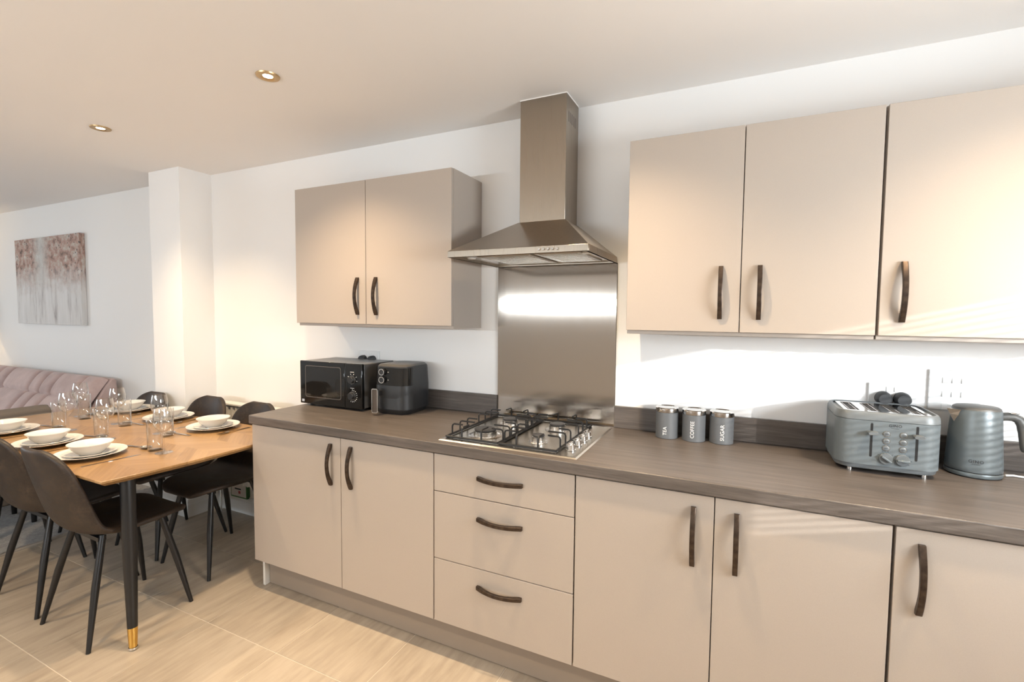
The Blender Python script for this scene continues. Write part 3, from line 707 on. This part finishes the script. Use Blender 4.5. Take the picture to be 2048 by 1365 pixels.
# ------------------------------------------------------------------ chairs
def chair_shell():
    # centre line of the shell from the front lip to the top of the back: (y, z, half width, edge lift along normal)
    prof = [(.235, .435, .105, .0), (.222, .452, .158, .004), (.190, .463, .192, .008), (.130, .466, .214, .012), (.050, .460, .222, .016), (-.040, .452, .224, .022), (-.110, .452, .222, .032), (-.160, .468, .217, .045), (-.195, .505, .212, .055), (-.217, .560, .209, .058), (-.234, .625, .208, .055), (-.250, .690, .205, .050), (-.264, .750, .195, .043), (-.275, .800, .172, .034), (-.283, .835, .130, .022), (-.287, .855, .070, .012)]
    nu = 12; bm = BM(); R = []
    n = len(prof)
    for i, (y, z_, w_, e) in enumerate(prof):
        a = prof[max(i-1, 0)]; b = prof[min(i+1, n-1)]
        tx = Vector((0, b[0]-a[0], b[1]-a[1])).normalized(); nrm = Vector((0, tx.z, -tx.y))   # towards the sitter
        if nrm.z < 0 and i < 6: nrm = -nrm
        if i >= 6 and nrm.y < 0: nrm = -nrm
        row = []
        for k in range(nu+1):
            u_ = -1+2*k/nu; p = Vector((u_*w_, y, z_)) + nrm*e*(abs(u_)**2.2)
            row.append(bm.verts.new(p))
        R.append(row)
    for a, b in zip(R, R[1:]):
        for k in range(nu): bm.faces.new((a[k], a[k+1], b[k+1], b[k]))
    return mesh_of(bm, 'shell', M_LEATHER, 180)
t = thing('dining_chair', 'x', 'chair', (0, 0, 0), 0, 'dining chairs round the table')
sh = put('shell', chair_shell(), t)
md = sh.modifiers.new('thickness', 'SOLIDIFY'); md.thickness = .026; md.offset = 0
md = sh.modifiers.new('smooth', 'SUBSURF'); md.levels = 2; md.render_levels = 2
for sx in (-1, 1):
    for (yt, yb) in ((.125, .205), (-.105, -.205)):
        part('leg', tube(BM(), [(sx*.125, yt, .445), (sx*.165, yt+(yb-yt)*.5, .24), (sx*.208, yb, 0)], [.0125, .0150, .0088], 14), M_LEG, t, smooth=60)
bm = BM(); box(bm, -.13, .13, .105, .135, .425, .443); box(bm, -.13, .13, -.125, -.095, .422, .440); box(bm, -.012, .012, -.11, .12, .425, .441)
part('seat_bracket', bm, M_LEG, t)
spots = [(-.396, -1.01, -.02, 'brown leather dining chair on the camera side, nearest the kitchen units'),
         (-.885, -1.000, 0, 'brown leather dining chair on the camera side, second from the kitchen units'),
         (-1.375, -1.02, 0, 'brown leather dining chair on the camera side, cut off by the left edge'),
         (-.492, -.455, PI, 'dark leather dining chair on the wall side, nearest the kitchen units'),
         (-.962, -.455, PI, 'dark leather dining chair on the wall side, in front of the pillar'),
         (-1.465, -.53, PI, 'dark leather dining chair on the wall side, farthest from the kitchen units')]
for i, (x, y, r, lb) in enumerate(spots):
    if i == 0: t.location = (x, y, 0); t.rotation_euler = (0, 0, r); t['label'] = lb
    else: dup(t, (x, y, 0), r, lb)

# ------------------------------------------------------------------ place settings
me_plate = mesh_of(lathe(BM(), [(.0, .001), (.075, 0), (.085, .004), (.132, .0195), (.1345, .021), (.133, .0225), (.086, .0075), (.078, .004), (.0, .0035)], 56, cap0=False, cap1=False), 'dinner_plate', M_CHINA, 50)
me_side = mesh_of(lathe(BM(), [(.0, .001), (.056, 0), (.064, .004), (.097, .0165), (.0985, .0178), (.097, .019), (.065, .0072), (.058, .004), (.0, .0035)], 52, cap0=False, cap1=False), 'side_plate', M_CHINA, 50)
me_bowl = mesh_of(lathe(BM(), [(.0, .003), (.034, .003), (.036, 0), (.039, 0), (.040, .004), (.052, .012), (.068, .030), (.0775, .047), (.0845, .0525), (.0850, .0545), (.0825, .0548), (.0755, .0485), (.066, .033), (.050, .016), (.036, .0085), (.0, .008)], 56, cap0=False, cap1=False), 'bowl', M_CHINA, 50)
me_wine = mesh_of(lathe(BM(), [(.0, .0005), (.036, 0), (.0365, .0012), (.020, .0035), (.007, .007), (.0042, .014), (.0036, .05), (.0038, .085), (.0055, .094), (.018, .104), (.031, .119), (.0395, .138), (.0415, .155), (.0395, .178), (.0355, .200), (.0328, .2145), (.0318, .2148), (.0343, .200), (.0383, .178), (.0402, .155), (.0382, .139), (.030, .121), (.017, .107), (.0, .1025)], 40, cap0=False, cap1=False), 'wine_glass', M_GLASS, 60)
me_tumb = mesh_of(lathe(BM(), [(.0, .0), (.029, 0), (.0305, .002), (.0335, .1525), (.0330, .1535), (.0322, .1525), (.0293, .012), (.027, .0095), (.0, .009)], 40, cap0=False, cap1=False), 'tumbler', M_GLASS, 50)
def knife():
    bm = BM(); pts = [(.000, .0055), (.03, .006), (.08, .0045), (.095, .0050), (.11, .0085), (.17, .0095), (.205, .007), (.222, .001)]
    th = [.003, .003, .0026, .0026, .0014, .0010, .0009, .0008]
    loft(bm, [[(-w_, y, 0), (w_*.8, y, 0), (w_*.8, y, h_), (-w_, y, h_)] for (y, w_), h_ in zip(pts, th)]); return mesh_of(bm, 'knife', M_CUTLERY)
def fork():
    bm = BM(); pts = [(0, .0085, 0), (.03, .007, .001), (.09, .0035, .004), (.125, .0035, .007), (.138, .011, .006), (.152, .0125, .004)]
    loft(bm, [[(-w_, y, z_), (w_, y, z_), (w_, y, z_+.0018), (-w_, y, z_+.0018)] for y, w_, z_ in pts])
    for k in range(4):
        x = -.0105+k*.007; loft(bm, [[(x-h_, y, z_), (x+h_, y, z_), (x+h_, y, z_+.0015), (x-h_, y, z_+.0015)] for y, h_, z_ in ((.150, .0018, .004), (.175, .0016, .0035), (.200, .0007, .0065))])
    return mesh_of(bm, 'fork', M_CUTLERY)
def spoon():
    bm = BM(); pts = [(0, .0085, 0), (.03, .007, .001), (.09, .0035, .004), (.120, .0035, .0075)]
    loft(bm, [[(-w_, y, z_), (w_, y, z_), (w_, y, z_+.0018), (-w_, y, z_+.0018)] for y, w_, z_ in pts])
    rings = []
    for k in range(7):
        s = k/6; rings.append([(.0205*math.sin(PI*(.5-s/2)) * math.cos(a), .150+.031*math.sin(PI*(.5-s/2))*math.sin(a), .0095-.0085*math.sin(s*PI/2)) for a in [2*PI*i/20 for i in range(20)]] if k < 6 else [(.001*math.cos(a), .150+.001*math.sin(a), .001) for a in [2*PI*i/20 for i in range(20)]])
    loft(bm, rings, False, True); return mesh_of(bm, 'spoon', M_CUTLERY, 60)
me_k, me_f, me_s = knife(), fork(), spoon()
def item(name, me, x, y, z_, rz, label, cat, group):
    k = (CAM.z-TZ)/(CAM.z-.755)
    return tag(put(name, me, None, (CAM.x+(x-CAM.x)*k, CAM.y+(y-CAM.y)*k, z_), (0, 0, rz)), label, cat, group)
places = [(-.471, -1.064, 1, 'at the camera-side place nearest the kitchen units'),
          (-.885, -1.058, 1, 'at the middle place on the camera side'),
          (-1.375, -1.050, 1, 'at the leftmost place on the camera side'),
          (-.496, -.478, -1, 'at the wall-side place nearest the kitchen units'),
          (-.970, -.452, -1, 'at the middle place on the wall side'),
          (-1.442, -.430, -1, 'at the far-left place on the wall side')]
for x, y, s, wh in places:
    rz = 0 if s > 0 else PI
    item('dinner_plate', me_plate, x, y, TZ, 0, 'large white dinner plate '+wh, 'plate', 'dinner plates')
    item('side_plate', me_side, x, y, TZ+.0042, 0, 'small white plate on the dinner plate '+wh, 'plate', 'side plates')
    item('bowl', me_bowl, x, y, TZ+.0086, 0, 'white bowl on stacked plates '+wh, 'bowl', 'cereal bowls')
    item('knife', me_k, x+s*.165, y-s*.105, TZ, rz-.06, 'steel table knife '+wh, 'knife', 'table knives')
    item('fork', me_f, x-s*.165, y-s*.105, TZ, rz+.05, 'steel table fork '+wh, 'fork', 'table forks')
    item('spoon', me_s, x-s*.055, y+s*.162, TZ, rz-PI/2+.12, 'steel dessert spoon laid across the top '+wh, 'spoon', 'dessert spoons')
wine = [(-.229, -.886, 0), (-.746, -.880, 1), (-1.141, -.875, 2), (-.637, -.681, 3), (-1.092, -.662, 4), (-1.530, -.655, 5)]
tumb = [(-.310, -.881, 0), (-.840, -.858, 1), (-1.253, -.872, 2), (-.538, -.702, 3), (-1.002, -.672, 4), (-1.422, -.683, 5)]
for x, y, i in wine: item('wine_glass', me_wine, x, y, TZ, 0, 'clear stemmed wine glass '+places[i][3], 'wine glass', 'wine glasses')
for x, y, i in tumb: item('tumbler', me_tumb, x, y, TZ, 0, 'clear straight tumbler '+places[i][3], 'tumbler', 'tumblers')

# ------------------------------------------------------------------ radiator and wall card by the table
t = thing('radiator', 'white panel radiator on the wall behind the dining chairs', 'radiator', (-.84, 0, .0))
rx0, rx1 = -.30, .36
fp = BM(); n = 13
pts = []
for k in range(n):
    c = rx0+.02+(rx1-rx0-.04)*(k+.5)/n; hw = (rx1-rx0-.04)/n/2
    pts += [(c-hw, -.085), (c-hw*.55, -.085), (c-hw*.3, -.093), (c+hw*.3, -.093), (c+hw*.55, -.085)]
pts.append((rx1-.02, -.085))
loft(fp, [[(x, y, z_) for x, y in pts]+[(x, -.078, z_) for x, y in pts[::-1]] for z_ in (.24, .775)]); part('front_panel', fp, M_RAD, t)
part('top_grille', box(BM(), rx0, rx1, -.100, -.028, .782, .797), M_RAD, t, bevel=.003)
bm = BM(); box(bm, rx0, rx0+.012, -.100, -.028, .22, .782); box(bm, rx1-.012, rx1, -.100, -.028, .22, .782); part('side_panels', bm, M_RAD, t)
part('rear_panel', box(BM(), rx0+.012, rx1-.012, -.045, -.035, .24, .775), M_RAD, t)
bm = BM(); tube(bm, [(rx1-.05, -.06, .24), (rx1-.05, -.06, .006)], .0075, 10); tube(bm, [(rx0+.05, -.06, .24), (rx0+.05, -.06, .006)], .0075, 10); part('pipes', bm, M_CHROME, t, smooth=60)
bm = BM(); box(bm, rx0+.1, rx0+.13, -.04, -.001, .3, .7); box(bm, rx1-.13, rx1-.1, -.04, -.001, .3, .7); part('brackets', bm, M_RAD, t)
t = thing('safety_card', 'small white card with green border on the wall under the radiator', 'card', (-.945, -.014, .112))
part('backing', box(BM(), -.085, .085, -.012, .0125, 0, .125), M_GREEN, t, bevel=.002)
part('face', box(BM(), -.076, .076, -.0130, -.0121, .010, .118), M_CARD, t)
part('black_bar', box(BM(), -.04, .025, -.0136, -.0131, .058, .068), M_DARKPRINT, t); part('red_mark', box(BM(), -.002, .02, -.0136, -.0131, .030, .050), M_RED, t)

# ------------------------------------------------------------------ picture
tag(part('canvas_picture', box(BM(), -4.135, -2.935, -.040, -.001, 1.292, 2.087), M_ART, bevel=.002), 'square canvas print of pink blossom over pale vertical streaks above the sofa', 'picture')

# ------------------------------------------------------------------ sofas
t = thing('pink_sofa', 'pink velvet sofa with channelled back against the far wall', 'sofa', (-3.45, -.5, .006))
sx0, sx1 = -1.05, 1.05
def cushion(u0, u1, seams, rows, fpos, nu=72, nv=26, bulge=.045):
    """upholstered sheet with grooves at the seams; fpos(u, v) -> point, normal"""
    bm = BM(); R = []
    for j in range(nv+1):
        v = j/nv; row = []
        for i in range(nu+1):
            u_ = u0+(u1-u0)*i/nu
            k = max([q for q in range(len(seams)-1) if seams[q] <= u_+1e-6]); k = min(k, len(seams)-2)
            a = (u_-seams[k])/(seams[k+1]-seams[k]); r = max([q for q in range(len(rows)-1) if rows[q] <= v+1e-6]); r = min(r, len(rows)-2); b = (v-rows[r])/(rows[r+1]-rows[r])
            w_ = min(a, 1-a)*(seams[k+1]-seams[k])/.05; w_ = min(1, w_)
            h = bulge*(w_*(2-w_))**.5*(.5+.5*max(0, 4*b*(1-b))**.4)
            p, nn = fpos(u_, v); row.append(bm.verts.new(p+nn*h))
        R.append(row)
    for a, b in zip(R, R[1:]):
        for i in range(nu): bm.faces.new((a[i], a[i+1], b[i+1], b[i]))
    return bm
seams = [-1.05, -.81, -.62, -.425, .067, .255, .454, .845, 1.05]
def backpos(u_, v):
    a = Vector((u_, .08, .40)); b = Vector((u_, .25, .66)); c = Vector((u_, .39, .855))
    p = a*(1-v)**2+b*2*v*(1-v)+c*v*v; d = (b-a)*2*(1-v)+(c-b)*2*v; d.normalize(); return p, Vector((0, -d.z, d.y))
part('back_cushion', cushion(sx0, sx1, seams, [0, .60, 1], backpos, 150, 40, .075), M_VELVET, t, smooth=180)
part('seat_cushion', cushion(sx0, sx1, seams, [0, .6, 1], lambda u_, v: (Vector((u_, -.40+.50*v, .405)), Vector((0, 0, 1))), bulge=.035), M_VELVET, t, smooth=180)
bs = BM(); loft(bs, [[(x, .10, .20), (x, .46, .20), (x, .46, .62), (x, .45, .855), (x, .41, .868), (x, .36, .80), (x, .14, .40)] for x in (sx0, sx1)]); part('back_frame', bs, M_VELVET, t, bevel=.015)
part('seat_base', box(BM(), sx0+.002, sx1-.002, -.39, .30, .17, .395), M_VELVET, t, bevel=.02)
for fx in (-.85, .85):
    for fy in (-.33, .3): part('foot', tube(BM(), [(fx, fy, .18), (fx*1.03, fy*1.05, 0)], [.02, .013], 12), M_LEG, t, smooth=50)
t = thing('upholstered_bench', 'low taupe suede bench back just beyond the far end of the table', 'bench', (-2.35, -1.35, .006))
part('back', loft(BM(), [[(.20, y, .16), (.36, y, .16), (.385, y, .60), (.375, y, .755), (.33, y, .777), (.26, y, .77), (.22, y, .60)] for y in (-.72, .72)]), M_GREYSOFA, t, bevel=.012)
part('piping', tube(BM(), [(.387, -.70, .725), (.387, .70, .725)], .005, 8), mat('taupe_piping', (.22, .185, .16), .8), t, smooth=60)
part('seat', box(BM(), 0, .22, -.68, .68, .17, .44), M_GREYSOFA, t, bevel=.04, seg=3)
for fx in (.04, .33):
    for fy in (-.62, .62): part('foot', tube(BM(), [(fx, fy, .175), (fx, fy, 0)], [.02, .014], 12), M_LEG, t, smooth=50)

# ------------------------------------------------------------------ lamp at the sofa end
t = thing('floor_lamp', 'lit floor lamp with fabric shade glowing at the left edge', 'lamp', (-5.0, -.36, .006))
part('lamp_base', lathe(BM(), [(.13, 0), (.135, .01), (.12, .02), (.02, .03)], 32), M_BRASS, t, smooth=50)
part('pole', tube(BM(), [(0, 0, .025), (0, 0, 1.36)], .010, 12), M_BRASS, t, smooth=50)
part('lamp_shade', lathe(BM(), [(.19, 1.29), (.13, 1.55), (.129, 1.55), (.189, 1.29)], 40, cap0=False, cap1=False), M_SHADE, t, smooth=50)
part('bulb', lathe(BM(), [(.012, 1.36), (.03, 1.39), (.03, 1.41), (.012, 1.435)], 20), emit('bulb_glow', (1, .74, .42), 20), t, smooth=60)
pl = bpy.data.lights.new('lamp_light', 'POINT'); pl.energy = 13; pl.color = (1, .68, .34); pl.shadow_soft_size = .035
po = bpy.data.objects.new('lamp_light', pl); COL.objects.link(po); po.parent = t; po.location = (0, 0, 1.41)

# ------------------------------------------------------------------ recessed ceiling spotlights
def downlight(x, y, label, energy=76):
    t = thing('downlight', label, 'ceiling light', (x, y, ZC), group='recessed ceiling spotlights')
    part('ring', lathe(BM(), [(.018, -.0015), (.024, -.005), (.031, -.0065), (.044, -.005), (.046, 0)], 36, cap0=False, cap1=False), M_BRASS, t, smooth=60)
    part('lens', lathe(BM(), [(.0185, -.0022), (.0185, -.0008)], 32), M_LED, t)
    l = bpy.data.lights.new('spot_beam', 'SPOT'); l.energy = energy; l.color = (1, .755, .48); l.spot_size = math.radians(118); l.spot_blend = 1.0; l.shadow_soft_size = .03
    o = bpy.data.objects.new('spot_beam', l); COL.objects.link(o); o.parent = t; o.location = (0, 0, -.012)
    return t
downlight(.437, -.812, 'lit recessed spotlight in the ceiling, nearer the extractor hood')
downlight(-.870, -.796, 'lit recessed spotlight in the ceiling above the dining table')
downlight(1.744, -.82, 'lit recessed spotlight above the hob, out of the picture')
downlight(3.05, -.82, 'lit recessed spotlight above the kettle, out of the picture')
downlight(.437, -2.35, 'lit recessed spotlight behind the dining table, out of the picture')
downlight(-.870, -2.35, 'lit recessed spotlight left behind the camera, out of the picture')
downlight(1.744, -2.35, 'lit recessed spotlight over the camera, out of the picture')
